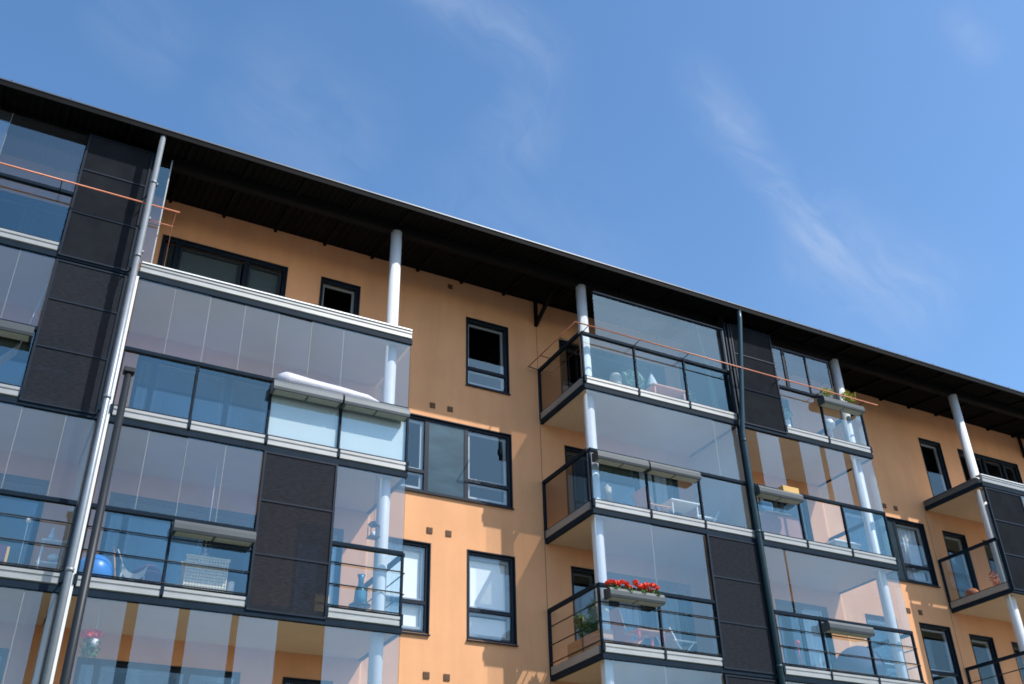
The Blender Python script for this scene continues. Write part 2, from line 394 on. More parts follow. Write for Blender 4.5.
for x in (1.07, 15.34):
    pw = MB(); pw.box(x - .06, x + .06, .06, WY + .002, 0, 12.66); part('partition_wall', pw, 'rendergrey', B)
    pw = MB(); pw.box(x - .05, x + .05, .07, WY + .002, 12.662, 15.9); part('partition_wall', pw, 'panel', B)
for (xa, xb) in ((1.145, 1.20), (15.285, 15.335)):
    pw = MB(); pw.box(xa, xb, -.055, .05, .1, 12.66); part('edge_profile', pw, 'alulite', B)
for (xa, xb) in ((15.24, 15.28), (15.345, 15.40), (1.02, 1.06)):
    pw = MB(); pw.box(xa, xb, -.05, .05, .1, 15.6); part('edge_profile', pw, 'frame', B)

# ------------------------------------------------------------------ balconies
def vface(mb, x0, x1, z0, z1, y=0., mi=0): mb.face([(x0, y, z0), (x1, y, z0), (x1, y, z1), (x0, y, z1)], mi)
def yface(mb, x, y0, y1, z0, z1, mi=0): mb.face([(x, y0, z0), (x, y1, z0), (x, y1, z1), (x, y0, z1)], mi)

def balcony(k, x0, x1, posts, lower, upper, left=None, right=None, rails=False, top=None, rail=True, screens=(), col_gap=None):
    """posts: x of the uprights; lower: per gap 'g','f','n'; upper: list of (xa,xb,[seams]); left/right: (lower, upper) side glazing"""
    s = S[k]; zt = top if top else (s + 2.975); fl = s + .24; hz = s + 1.46
    sl = MB(); sl.box(x0 + .03, x1 - .03, .06, WY + .001, s + .012, fl - .01); b = part('balcony', sl, 'ceiling', B)
    e = MB(); e.box(x0, x1, -.04, .055, s - .015, s + .095)
    if left: e.box(x0 - .012, x0 + .055, .056, WY - .01, s - .015, s + .095)
    if right: e.box(x1 - .055, x1 + .012, .056, WY - .01, s - .015, s + .095)
    part('slab_edge', e, 'slabedge', b)
    spans = list(zip(posts[:-1], posts[1:])) if len(posts) > 1 else [(x0, x1)]
    scr = lambda a, c: any(q[0] - .05 < (a + c) / 2 < q[1] + .05 for q in screens)
    for (a, c), lo in zip(spans, lower):
        if scr(a, c): continue
        f = MB(); f.prism_x([(-.035, s + .10), (-.062, s + .115), (-.062, s + .195), (-.05, s + .20), (-.05, s + .215), (-.07, s + .225), (-.07, s + .275), (-.02, s + .285), (.02, s + .285), (.02, s + .10)], a + .025, c - .025)
        part('fascia_strip', f, 'alu', b)
        if lo == 'g':
            q = MB(); vface(q, a + .03, c - .03, s + .325, hz - .045); part('glass_panel', q, 'lowglass', b)
        elif lo == 'f':
            q = MB(); vface(q, a + .03, c - .03, s + .325, hz - .045); gp = part('glass_panel', q, 'lowglass', b)
            q = MB(); q.box(a + .035, c - .035, .03, .036, s + .325, hz - .05); part('privacy_sheet', q, 'frosted', b, label='white privacy sheet behind the glass')
        elif lo == 't':
            q = MB(); vface(q, a + .03, c - .03, s + .325, hz - .045); part('glass_panel', q, 'tinted', b)
        if lo in 'gft':
            q = MB(); q.box(a + .02, c - .02, -.02, .02, s + .30, s + .325); part('bottom_rail', q, 'frame', b)
    if rail:
        a, c = posts[0], posts[-1]
        segs = [(p_, q_) for (p_, q_) in spans if not scr(p_, q_)]
        merged = []
        for p_, q_ in segs:
            if merged and abs(merged[-1][1] - p_) < 1e-3: merged[-1][1] = q_
            else: merged.append([p_, q_])
        for p_, q_ in merged:
            h = MB(); h.prism_x([(-.05, hz - .04), (-.055, hz + .02), (-.03, hz + .04), (.03, hz + .04), (.04, hz - .04)], p_, q_)
            h.box(p_, q_, .0405, .055, hz - .01, hz + .03, 1)
            part('handrail', h, ['slabedge', 'alu'], b)
            if rails:
                for z in (s + .335, s + .71, s + 1.10):
                    h = MB(); h.tube([(p_ - .0, -.045, z), (q_ + .0, -.045, z)], .013, 8); part('rail_bar', h, 'pole', b)
        for p_ in posts:
            if any(q[0] + .1 < p_ < q[1] - .1 for q in screens): continue
            h = MB(); h.box(p_ - .019, p_ + .019, -.034, .03, s + .097, hz - .041); h.box(p_ - .028, p_ + .028, -.076, -.0345, s + .13, s + .30); part('post', h, 'slabedge', b)
    for (a, c, seams) in upper:
        q = MB(); z0 = hz + .05
        cuts = [a, *seams, c]
        for u, v in zip(cuts[:-1], cuts[1:]):         # no two sliding panes hang quite true
            e0, e1, e2 = (random.uniform(-.007, .007) for _ in range(3))
            q.face([(u + .004, e0, z0), (v - .004, e1, z0), (v - .004, e1 + e2, zt), (u + .004, e0 + e2, zt)])
        for u in seams: vface(q, u - .005, u + .005, z0, zt, -.003, 1)
        part('upper_glazing', q, ['upglass', 'glassedge'], b)
    for (a, c, z0, z1, bars, mt) in screens:
        q = MB(); vface(q, a + .03, c - .03, z0, z1, -.05); sp = part('screen_panel', q, mt, b)
        h = MB()
        for x in (a + .015, c - .015): h.box(x - .02, x + .02, -.07, -.0, z0, z1)
        for z in (z0 + .015, z1 - .015, *bars): h.box(a + .036, c - .036, -.066, -.052, z - .016, z + .016)
        part('screen_frame', h, 'frame', sp)
    for side, x in ((left, x0), (right, x1)):
        if not side: continue
        lo, up = side; sg = -1 if x == x0 else 1
        f = MB(); f.box(x - .025, x + .025, .06, WY - .03, s + .10, s + .265); part('fascia_strip', f, 'alu', b)
        h = MB(); h.box(x - .035, x + .035, .045, WY - .03, hz - .04, hz + .04); part('handrail', h, 'slabedge', b)
        h = MB(); h.box(x - .03, x + .03, WY - .06, WY - .002, s + .097, hz + .035); part('post', h, 'slabedge', b)
        if lo == 'r':
            for z in (s + .335, s + .71, s + 1.10):
                h = MB(); h.tube([(x + sg * .02, .0, z), (x + sg * .02, WY - .05, z)], .013, 8); part('rail_bar', h, 'pole', b)
            q = MB(); yface(q, x, .04, WY - .06, s + .30, hz - .04); part('side_glass', q, 'lowglass' if sg > 0 else 'sideglass', b)
        elif lo in 'gt':
            q = MB(); yface(q, x, .04, WY - .06, s + .28, hz - .04); part('side_glass', q, 'tinted' if lo == 't' else 'lowglass', b)
            h = MB(); h.box(x - .02, x + .02, .04, WY - .06, s + .266, s + .285); part('bottom_rail', h, 'frame', b)
        if up:
            q = MB(); yface(q, x, .03, WY - .03, hz + .05, zt); part('side_glass', q, 'upglass', b)
    return b
def frange(a, b, st):
    out = []; x = a
    while x < b - .2: out.append(round(x, 3)); x += st
    return out
PZ = [-5.6, -4.32, -2.95, -1.58, -.22, 1.0]
PA = [1.21, 2.52, 3.90, 5.28, 6.66]
PB = [10.90, 12.35, 13.80, 15.22]
PC = [15.42, 16.75, 18.16, 19.60]
PD = [23.74, 25.2, 26.6, 28.0, 29.2]
# bay left of the silver downpipe
balcony(1, -5.6, 1.02, PZ, 'ggggg', [(-5.6, .80, frange(-4.9, .8, .68)), (.92, 1.0, [])])
balcony(2, -5.6, 1.02, PZ, 'ggggg', [(-5.6, 1.0, frange(-4.9, 1., .68))], rails=True)
balcony(3, -5.6, 1.02, PZ, 'ggggn', [(-5.6, -.24, frange(-4.9, -.3, .68))], screens=((-.22, 1.0, 9.72, 12.60, (10.80, 11.77), 'screen'),))
balcony(4, -5.6, 1.02, PZ, 'ggggn', [(-5.6, -.24, (-1.6, -2.95, -4.3))], top=15.62, screens=((-.22, 1.0, 12.70, 15.62, (13.72, 14.74), 'panel'),))
# bay right of it
balcony(1, 1.15, 6.69, PA, 'gggg', [(1.42, 2.04, []), (2.21, 2.85, []), (3.01, 3.70, []), (3.81, 4.48, []), (5.29, 6.66, [])], right=('g', True), rails=True)
balcony(2, 1.15, 6.69, PA, 'ggng', [(1.22, 3.88, (1.89, 2.55, 3.22)), (5.3, 6.66, ())], right=('r', True), rails=True, screens=((3.90, 5.28, 6.74, 9.64, (7.72, 8.70), 'screen'),))
balcony(3, 1.15, 6.69, PA, 'ggff', [(1.22, 6.66, (1.89, 2.55, 3.22, 3.88, 4.55, 5.22))], right=('g', True))
bA4 = balcony(4, 1.15, 6.69, [1.17, 6.69], 'n', [], rail=False, right=None)
cp = MB(); cp.box(1.2, 6.66, -.09, .10, S[4] + .287, S[4] + .315); part('coping', cp, 'alulite', bA4)
cp = MB(); vface(cp, 1.15, 1.36, 12.99, 15.6, .0); part('glass_panel', cp, 'lowglass', bA4)
cp = MB(); cp.box(1.355, 1.378, -.02, .02, 12.985, 15.6); part('post', cp, 'alu', bA4)
for z in (13.25, 14.05, 14.9):
    cp = MB(); cp.box(1.13, 1.19, -.04, -.004, z - .02, z + .02); part('clamp', cp, 'galv', bA4)
# middle bay
balcony(1, 10.88, 15.24, PB, 'ggn', [(10.92, 13.78, (12.35,))], left=('r', False), rails=True, screens=((13.80, 15.22, 3.74, 6.62, (4.72, 5.70), 'screen'),))
balcony(2, 10.88, 15.24, PB, 'ggn', [(10.92, 13.78, (12.35,))], left=('r', False), rails=True, screens=((13.80, 15.22, 6.74, 9.64, (7.72, 8.70), 'screen'),))
balcony(3, 10.88, 15.24, PB, 'ggg', [(10.92, 15.20, (14.48,))], left=('t', False))
bB4 = balcony(4, 10.88, 15.24, PB, 'ggg', [(11.30, 15.16, ())], left=('t', False), top=15.36)
h = MB(); h.box(11.3, 15.2, -.03, .03, 15.36, 15.42); h.box(11.3, 15.2, -.045, -.031, 15.38, 15.405, 1); part('head_rail', h, ['frame', 'trim'], bB4)
h = MB(); h.box(15.165, 15.205, -.03, .03, 14.18, 15.36); part('glazing_stile', h, 'alu', bB4)
# bay right of the teal downpipe
balcony(1, 15.40, 19.65, PC, 'ggg', [(15.44, 19.6, (16.75, 18.16))], right=('g', True), rails=True)
balcony(2, 15.40, 19.65, PC, 'ggg', [(15.44, 16.01, ()), (16.07, 19.6, ())], right=('r', True), rails=True)
balcony(3, 15.40, 19.65, PC, 'ggg', [(15.80, 16.50, ()), (17.14, 17.81, ()), (17.99, 18.61, ()), (18.86, 19.6, ())], right=('g', True))
bC4 = balcony(4, 15.40, 19.65, PC, 'ngg', [(16.78, 17.10, ()), (17.22, 17.91, ()), (17.94, 18.72, ())], right=('g', False), top=15.30, screens=((15.42, 16.75, 12.74, 15.62, (13.75, 14.74), 'panel'),))
h = MB()
for x in (17.16, 17.925, 18.73): h.box(x - .02, x + .02, -.02, .02, 14.18, 15.3)
h.box(17.105, 17.139, -.022, .018, 14.18, 15.3); h.box(16.78, 18.75, -.03, .03, 15.3, 15.36); part('glazing_frame', h, 'frame', bC4)
# far right bay
balcony(1, 23.72, 29.25, PD, 'gggg', [(25.2, 29.2, (26.6, 28.))], left=('r', False), rails=True)
balcony(2, 23.72, 29.25, PD, 'gggg', [(25.2, 29.2, (26.6, 28.))], left=('r', False), rails=True)
bD3 = balcony(3, 23.72, 29.25, PD, 'nggg', [(25.2, 29.2, (26.6, 28.))], left=('g', False), screens=((23.74, 25.2, 9.72, 12.60, (10.70, 11.66), 'panel'),))
bD4 = balcony(4, 23.72, 29.25, [23.72, 29.2], 'n', [], rail=False, left=None)
h = MB(); h.box(23.70, 29.2, -.09, .10, S[4] + .287, S[4] + .315); part('coping', h, 'alulite', bD4)
h = MB(); h.box(23.69, 23.74, .06, 1.97, S[4] + .10, S[4] + .24); part('fascia_strip', h, 'planter', bD4)
h = MB(); h.box(23.67, 23.75, .06, 1.97, S[4] - .015, S[4] + .097); part('slab_edge', h, 'slabedge', bD4)
h = MB(); h.box(23.67, 23.80, .102, 1.97, S[4] + .243, S[4] + .270); part('coping', h, 'planter', bD4)
# copper coloured outer rails in front of the top floor
for (xa, xb, own, ret) in ((-6.5, 1.66, bA4, False), (10.54, 19.9, bB4, True)):
    q = MB(); q.tube([(xa, -.34, 14.13), (xb, -.34, 14.13)], .016, 8)
    if ret: q.tube([(10.54, -.34, 14.13), (10.54, 1.93, 14.13)], .014, 8)
    else: q.tube([(xb - .06, -.34, 14.13), (xb - .06, -.02, 14.02), (xb - .06, -.02, 13.0)], .005, 6); q.tube([(1.1, -.05, 13.98), (1.62, -.05, 13.98)], .008, 6)
    orl = part('outer_rail', q, 'copper', own)
    x = xa + .35
    q = MB()
    while x < xb - .1:
        q.tube([(x, -.34, 14.12), (x, -.04, 14.10)], .010, 6); x += 1.42
    if ret:
        for y in (.4, 1.3): q.tube([(10.54, y, 14.12), (10.87, y, 14.10)], .010, 6)
        q.tube([(10.54, 1.9, 14.13), (10.86, 1.9, 14.10)], .012, 6)
    part('bracket', q, 'pole', own)

# ------------------------------------------------------------------ things on the balconies
def planter(x0, x1, k, label, dz=0., rib=True):
    s = S[k]; z0 = s + 1.15 + dz; z1 = s + 1.355 + dz; t = thing('rail_planter', label, 'planter', ((x0 + x1) / 2, -.15, z0), 'grey boxes hooked over the balcony rails')
    q = MB(); q.prism_x([(-.285, z0), (-.30, z0 + .05), (-.295, z1 - .07), (-.265, z1 - .012), (-.22, z1), (-.20, z1 - .01), (-.245, z1 - .03), (-.27, z1 - .09), (-.265, z0 + .02), (-.05, z0 + .02), (-.06, z1), (-.058, z1 + .015), (-.04, z1 + .015), (-.04, z0)], x0 + .01, x1 - .01)
    q.box(x0 + .011, x0 + .03, -.262, -.064, z0 + .021, z1 - .02); q.box(x1 - .03, x1 - .011, -.262, -.064, z0 + .021, z1 - .02)
    part('trough', q, 'planter' if x0 > 3.8 and x1 < 6.7 else 'planterd', t)
    q = MB(); m_ = (x0 + x1) / 2
    q.box(x0 + .06, m_ - .02, -.255, -.07, z0 - .012, z0 - .001); q.box(m_ + .02, x1 - .06, -.255, -.07, z0 - .012, z0 - .001)
    part('base_tray', q, 'under', t)
    q = MB()
    for x in (x0 + .12, x1 - .14): q.box(x, x + .03, -.056, .045, z1 + .0155, z1 + .021)
    part('hook', q, 'black', t)
    return t
planter(3.86, 5.22, 3, 'grey rail planter carrying the bundled white tarpaulin, left of two')
planter(5.24, 6.60, 3, 'grey rail planter at the bay corner beside the white column above frosted panels')
planter(2.50, 3.88, 2, 'grey rail planter above the wicker basket')
planter(10.92, 12.26, 3, 'grey rail planter above the cream lamp, nearest the corner column')
planter(12.28, 13.66, 3, 'grey rail planter above the pink folding chair')
pf = planter(10.98, 12.32, 2, 'grey rail planter full of red geraniums')
planter(15.32, 16.66, 3, 'grey rail planter with a yellow box lying in it beside the teal downpipe')
planter(16.72, 18.08, 2, 'grey rail planter on the bar railing in front of the rounded slate shadow dome')
planter(18.02, 19.44, 4, 'grey rail planter with yellow green plants under the roof', dz=.01)
planter(-2.9, -1.6, 3, 'grey rail planter at the left edge over a hammock, partly out of frame')
planter(-1.6, -.26, 3, 'grey rail planter at far left beside the dark screen panels')

# tarpaulin bundle
q = MB(); path = []; rad = []
for i in range(26):
    u = i / 25; path.append((3.93 + 2.05 * u, -.17, 11.12 - .05 * u)); rad.append((.150 * (1 - .45 * u) + .004 * math.sin(u * 13)) * min(1, (u * 9 + .35), ((1 - u) * 7 + .15)))
q.tube(path, rad, 16); tag(part('rolled_tarpaulin', q, 'tarp'), 'white plastic tarpaulin rolled up along the top of a grey planter', 'tarpaulin')

# pole in front of the facade
t = thing('street_pole', 'dark metal pole with a small flat cap in front of the left balconies', 'pole', (1.12, -3.0, .0))
q = MB(); q.tube([(1.12, -3, 0), (1.12, -3, 9.02)], [.068, .052], 18); part('shaft', q, 'pole', t)
q = MB(); q.box(1.045, 1.20, -3.075, -2.925, 9.02, 9.10); part('cap', q, 'pole', t, bevel=.01)
q = MB(); q.lathe((1.12, -3, 0), [(.0, 0), (.17, 0), (.17, .03), (.1, .06), (.085, .25), (.0, .25)], 20); part('base_collar', q, 'pole', t)

F = {k: S[k] + .23 for k in S}
# exercise ball
q = MB(); q.ball((1.50, .50, F[2] + .30), .30, 36); tag(part('exercise_ball', q, 'blue'), 'shiny blue exercise ball on the balcony floor beside the dark pole', 'ball')
# basket
t = thing('wicker_basket', 'pale rectangular wicker basket behind the bar railing under a grey planter', 'basket', (3.23, .42, F[2]))
q = MB(); z0, z1 = F[2], 7.56
for i in range(13):
    z = z0 + (z1 - z0) * i / 12
    q.box(2.88, 3.58, .20, .215, z, z + .034); q.box(2.88, 3.58, .62, .635, z, z + .034); q.box(2.88, 2.895, .216, .619, z, z + .034); q.box(3.565, 3.58, .216, .619, z, z + .034)
for i in range(15):
    x = 2.885 + .685 * i / 14; q.box(x - .010, x + .010, .19, .199, z0, z1 + .03, 0)
q.box(2.86, 3.60, .18, .235, z1 + .035, z1 + .07); q.box(2.86, 3.60, .60, .655, z1 + .035, z1 + .07)
part('weave', q, 'wicker', t); q = MB(); q.box(2.90, 3.56, .24, .595, z0 + .01, z1 - .03); part('lining', q, 'wicker', t)
# bottle lantern hanging on a cord
t = thing('glass_lantern', 'clear glass bottle lantern hanging on a cord above the wicker basket', 'lantern', (3.2, .45, 7.6))
q = MB(); q.lathe((3.2, .45, 7.58), [(0, 0), (.085, .0), (.09, .12), (.06, .19), (.03, .23), (.03, .30)], 20); part('bottle', q, 'clear', t)
q = MB(); q.tube([(3.2, .45, 7.88), (3.2, .45, 9.67)], .005, 6); part('cord', q, 'whitep', t)
q = MB(); q.lathe((3.2, .45, 7.585), [(0, 0), (.05, 0), (.05, .12), (0, .13)], 14); part('candle', q, 'whitep', t)
q = MB(); q.lathe((3.70, .40, F[2]), [(0, 0), (.06, 0), (.06, .40), (.05, .42), (0, .42)], 16); tag(part('candle', q, 'whitep'), 'short white pillar candle right of the wicker basket', 'candle')
# dark cover thrown over furniture
q = MB(); nx, ny = 18, 8; gv = []
for i in range(nx + 1):
    for j in range(ny + 1):
        u, v = i / nx, j / ny; x = 1.95 + .80 * u; y = .35 + .7 * v
        z = F[2] + .02 + .60 * max(0, math.sin(PI * min(1, u * 1.02)) ** .55) * max(0, math.sin(PI * v)) ** .4 + .03 * math.sin(9 * u + 5 * v)
        gv.append((x, y, z))
q.v = gv
for i in range(nx):
    for j in range(ny):
        a = i * (ny + 1) + j; q.f.append([a, a + ny + 1, a + ny + 2, a + 1]); q.m.append(0); q.sm.append(True)
tag(part('furniture_cover', q, 'fabric'), 'dark purple cover thrown over a low heap right of the blue ball', 'cover')
q = MB(); nx = 12
for i in range(nx):
    u0, u1 = i / nx, (i + 1) / nx
    a = lambda u: (1.88 + .42 * u, .30, 7.38 - .18 * math.sin(PI * u) ** .8 + .02 * u); bq = lambda u: (1.90 + .36 * u, .32, 7.20 - .10 * math.sin(PI * u))
    q.face([a(u0), a(u1), bq(u1), bq(u0)], 0, True)
q.tube([(1.88, .30, 7.38), (1.78, .30, 7.58)], .012, 8); q.tube([(1.90, .32, 7.20), (1.90, .34, F[2])], .012, 8); q.tube([(2.26, .32, 7.20), (2.28, .34, F[2])], .012, 8)
tag(part('sling_seat', q, 'fabricg'), 'small grey canvas sling seat between the blue ball and the purple cover', 'chair')
q = MB(); q.tube([(1.86, .33, F[2]), (1.72, .36, 7.64)], .014, 8); tag(part('broom_handle', q, 'wood'), 'thin pale stick leaning behind the blue ball', 'stick')
# far left balcony, second row
t = thing('step_stool', 'white tubular step stool behind the railing beside the silver downpipe', 'stool', (.8, .5, F[2]))
for x in (.64, .95):
    q = MB(); q.tube([(x, .36, F[2]), (x + .02, .46, 7.62)], .016, 8); q.tube([(x, .72, F[2]), (x + .02, .54, 7.62)], .016, 8); part('leg', q, 'whitep', t)
for z in (7.25, 7.62):
    q = MB(); q.box(.62, 1.0, .42, .60, z - .012, z + .012); part('step', q, 'whitep', t)
q = MB(); q.lathe((.76, .5, 7.632), [(0, 0), (.045, 0), (.05, .08), (.02, .15), (.02, .22), (0, .22)], 16); tag(part('white_bottle', q, 'whitep'), 'small white bottle standing on top of the white step stool', 'bottle')
q = MB(); q.ball((.86, .48, 7.35), .10, 16, sz=.6); tag(part('white_bowl', q, 'whitep'), 'white bowl resting on the lower step of the white stool', 'bowl')
t = thing('shopping_bag', 'dark purple bag with an orange edge at the left frame border', 'bag', (.02, .5, F[2]))
q = MB(); q.prism_x([(.38, F[2]), (.42, 7.44), (.58, 7.44), (.62, F[2])], -.2, .16); part('body', q, 'fabric', t); q = MB(); q.box(.161, .20, .42, .60, F[2], 7.42); part('trim', q, 'card', t)
q = MB(); q.ball((.37, .45, 7.90), .045, 14); q.tube([(.37, .45, F[2]), (.37, .45, 7.87)], .006, 6); tag(part('garden_light', q, 'whitep'), 'small white globe light on a thin stick behind the left railing', 'lamp')
# hammock at far left third row
q = MB(); n = 14
for i in range(n):
    u0, u1 = i / n, (i + 1) / n
    f = lambda u, dy: (-1.5 + 1.05 * u, .45 + dy, 10.25 + .78 * u ** 1.6 - .1 * math.sin(PI * u))
    for dy in (0, .1, .2, .3): q.face([f(u0, dy), f(u1, dy), f(u1, dy + .1), f(u0, dy + .1)], 0, True)
q.tube([(-.45, .6, 11.0), (-.25, .6, 12.6)], .006, 6); q.tube([(-1.5, .6, 10.25), (-3.2, .6, 12.6)], .006, 6)
tag(part('hammock', q, 'whitep'), 'pale cloth hammock slung behind the glass at far left', 'hammock')
# right end of the second row, left bay
t = thing('hanging_lantern', 'small dark metal lantern hanging beside the white column', 'lantern', (6.12, .12, 8.4))
q = MB()
for x in (6.04, 6.20):
    for y in (.05, .21): q.box(x - .008, x + .008, y - .008, y + .008, 8.42, 8.64)
q.box(6.02, 6.22, .03, .23, 8.40, 8.42); q.lathe((6.12, .13, 8.64), [(.13, 0), (.05, .08), (0, .09)], 4); part('cage', q, 'black', t)
q = MB(); q.tube([(6.12, .13, 8.72), (6.12, .13, 9.67)], .005, 6); part('chain', q, 'black', t)
q = MB(); q.lathe((6.12, .13, 8.421), [(0, 0), (.035, 0), (.035, .1), (0, .1)], 12); part('candle', q, 'whitep', t)
t = thing('side_table', 'low dark side table beneath the blue vase near the white column', 'table', (6.05, .45, F[2]))
q = MB(); q.lathe((6.05, .45, 7.20), [(0, 0), (.2, 0), (.2, .025), (0, .025)], 20); part('tabletop', q, 'black', t)
for i in range(3):
    q = MB(); a = i * 2 * PI / 3; q.tube([(6.05 + .16 * math.cos(a), .45 + .16 * math.sin(a), F[2]), (6.05 + .1 * math.cos(a), .45 + .1 * math.sin(a), 7.20)], .012, 8); part('leg', q, 'black', t)
q = MB(); q.lathe((6.05, .45, 7.226), [(0, 0), (.09, 0), (.11, .12), (.10, .28), (.05, .38), (.05, .48), (.075, .56), (0, .56)], 20); tag(part('blue_vase', q, 'bottleb'), 'tall dark blue vase on a side table beside the white column', 'vase')
q = MB(); q.box(5.20, 5.46, .4, .7, F[2], 7.30); q.box(5.19, 5.47, .39, .71, 7.301, 7.312); tag(part('cardboard_box', q, 'card'), 'yellowish cardboard box behind the edge of the perforated screen', 'box')
# hanging flower pot bottom left
t = thing('hanging_flower_pot', 'small white pot of red flowers hanging at the lower left behind the dark pole', 'plant pot', (1.68, .4, 6.0))
q = MB(); q.lathe((1.70, .4, 6.0), [(0, 0), (.05, 0), (.075, .12), (.07, .12), (0, .09)], 16); part('pot', q, 'whitep', t)
q = MB(); q.leaves((1.66, .4, 6.20), (.17, .12, .08), 170, .07, flat=.9); part('flowers', q, 'petal', t)
q = MB(); q.leaves((1.66, .4, 5.98), (.16, .12, .16), 150, .07); part('leaves', q, 'leaf', t)
q = MB(); q.tube([(1.70, .4, 6.15), (1.70, .4, 6.68)], .004, 6); part('cord', q, 'whitep', t)
# geraniums
for x, lab in ((11.14, 'red geranium nearest the white column in the long grey planter'), (11.48, 'red geranium second from the white column in the long grey planter'), (11.82, 'red geranium third from the white column in the long grey planter'), (12.15, 'red geranium at the right end of the long grey planter')):
    t = thing('geranium', lab, 'flower', (x, -.16, 7.95), 'red geraniums in the rail planter')
    rr = random.Random(int(x * 100))
    q = MB(); q.leaves((x, -.16, 8.05), (.16, .10, .08), 160, .06, rnd=rr); q.leaves((x, -.27, 8.0), (.06, .06, .06), 40, .05, rnd=rr); part('foliage', q, 'leaf', t)
    q = MB()
    for _ in range(7):
        c_ = (x + rr.uniform(-.17, .17), -.18 + rr.uniform(-.10, .08), 8.165 + rr.uniform(-.05, .055)); q.leaves(c_, (.058, .05, .045), 60, .042, flat=.9, rnd=rr)
    part('blossom', q, 'petal', t)
# yellow-green plants in the top planter
for x, lab, n_, h_ in ((18.32, 'low yellow green plant at the left of the roof level planter', 220, .12), (19.05, 'taller yellow green plant at the right of the roof level planter', 300, .17)):
    t = thing('planter_plant', lab, 'plant', (x, -.16, 14.1), 'yellow green plants in the top planter'); rr = random.Random(int(x * 10))
    q = MB(); q.leaves((x, -.16, 14.18 + h_ * .5), (.24, .09, h_), n_, .075, flat=.4, rnd=rr); part('foliage', q, 'leafy', t)
    q = MB()
    for _ in range(6): xx = x + rr.uniform(-.2, .25); q.tube([(xx, -.16, 14.08), (xx + rr.uniform(-.05, .08), -.16, 14.2 + rr.uniform(.05, h_ * 1.7))], .005, 5)
    part('stems', q, 'leafy', t)

# chairs and tables
def lounge_chair(x, y, z, label, cmat, fmat, h=.92, w=.52, seat=.42, name='folding_chair', flip=1):
    t = thing(name, label, 'chair', (x, y, z))
    X = lambda dx: x + flip * dx
    for yy in (y, y + w):
        q = MB(); q.tube([(X(-.02), yy, z), (X(.50), yy, z + seat + .12)], .017, 8); part('leg', q, fmat, t)
        q = MB(); q.tube([(X(.46), yy, z), (X(.10), yy, z + seat), (X(-.12), yy, z + h)], .017, 8); part('leg', q, fmat, t)
        q = MB(); q.box(min(X(-.02), X(.55)), max(X(-.02), X(.55)), yy - .025, yy + .025, z + seat + .11, z + seat + .14); part('armrest', q, fmat, t)
    q = MB(); q.face([(X(.08), y + .02, z + seat), (X(.50), y + .02, z + seat + .05), (X(.50), y + w - .02, z + seat + .05), (X(.08), y + w - .02, z + seat)]); part('seat', q, cmat, t)
    q = MB(); n = 6
    for i in range(n):
        u0, u1 = i / n, (i + 1) / n; P = lambda u: (X(.08 - .20 * u), z + seat + (h - seat) * u)
        a, b = P(u0), P(u1); q.face([(a[0], y + .02, a[1]), (b[0], y + .02, b[1]), (b[0], y + w - .02, b[1]), (a[0], y + w - .02, a[1])])
    part('backrest', q, cmat, t)
    return t
lounge_chair(12.86, .62, F[3], 'pinkish wooden folding chair behind the third row glass of the middle bay', 'pink', 'wood', h=.96)
lounge_chair(14.72, .66, F[3], 'thin white metal chair frame near the teal downpipe facing left', 'fabricg', 'whitep', h=.72, seat=.38, flip=-1, name='metal_chair')
t = thing('garden_table', 'pale thin topped garden table right of the pink folding chair', 'table', (13.85, .9, F[3]))
q = MB(); q.box(13.45, 14.25, .6, 1.2, 10.66, 10.69); part('tabletop', q, 'whitep', t)
for x, y in ((13.5, .65), (14.2, .65), (13.5, 1.15), (14.2, 1.15)):
    q = MB(); q.tube([(x, y, F[3]), (x, y, 10.66)], .014, 8); part('leg', q, 'whitep', t)
t = thing('pillar_lamp', 'cream cylindrical lamp behind the glass right of the corner column', 'lamp', (11.72, .62, F[3]))
q = MB(); q.lathe((11.72, .62, F[3]), [(0, 0), (.12, 0), (.12, .03), (.03, .05), (.03, .40), (0, .40)], 18); part('stand', q, 'black', t)
q = MB(); q.lathe((11.72, .62, F[3] + .40), [(0, 0), (.09, 0), (.09, .33), (.03, .34), (.03, .40), (0, .40)], 20); part('lamp_shade', q, 'under', t)
# middle bay second row
lounge_chair(11.82, .55, F[2], 'orange canvas deck chair with a high back behind the geranium planter', 'pink', 'wood', h=1.03, seat=.35, name='deck_chair')
t = thing('red_table', 'small table with red legs below the geranium planter', 'table', (12.55, .85, F[2]))
q = MB(); q.box(12.22, 12.90, .62, 1.1, 7.54, 7.57); part('tabletop', q, 'wood', t)
for x, y in ((12.26, .66), (12.86, .66), (12.26, 1.06), (12.86, 1.06)):
    q = MB(); q.box(x - .025, x + .025, y - .025, y + .025, F[2], 7.54); part('leg', q, 'red', t)
lounge_chair(13.20, .7, F[2], 'white wire chair right of the table with red legs', 'fabricg', 'whitep', h=.80, name='wire_chair')
for (ya, yb, lab) in ((.16, .80, 'wooden planter box nearer the corner column below a leafy shrub'), (.86, 1.45, 'wooden planter box nearer the orange wall below a leafy shrub')):
    t = thing('planter_box', lab, 'planter', (11.12, (ya + yb) / 2, F[2]), 'wooden planter boxes along the side railing')
    q = MB()
    for i in range(3): q.box(10.98, 11.0, ya, yb, F[2] + .02 + i * .125, F[2] + .138 + i * .125); q.box(11.26, 11.28, ya, yb, F[2] + .02 + i * .125, F[2] + .138 + i * .125)
    q.box(11.001, 11.259, ya, ya + .02, F[2] + .02, F[2] + .39); q.box(11.001, 11.259, yb - .02, yb, F[2] + .02, F[2] + .39); part('boards', q, 'wood', t)
    q = MB(); q.box(11.005, 11.255, ya + .021, yb - .021, F[2] + .1, F[2] + .36); part('soil', q, 'vent', t)
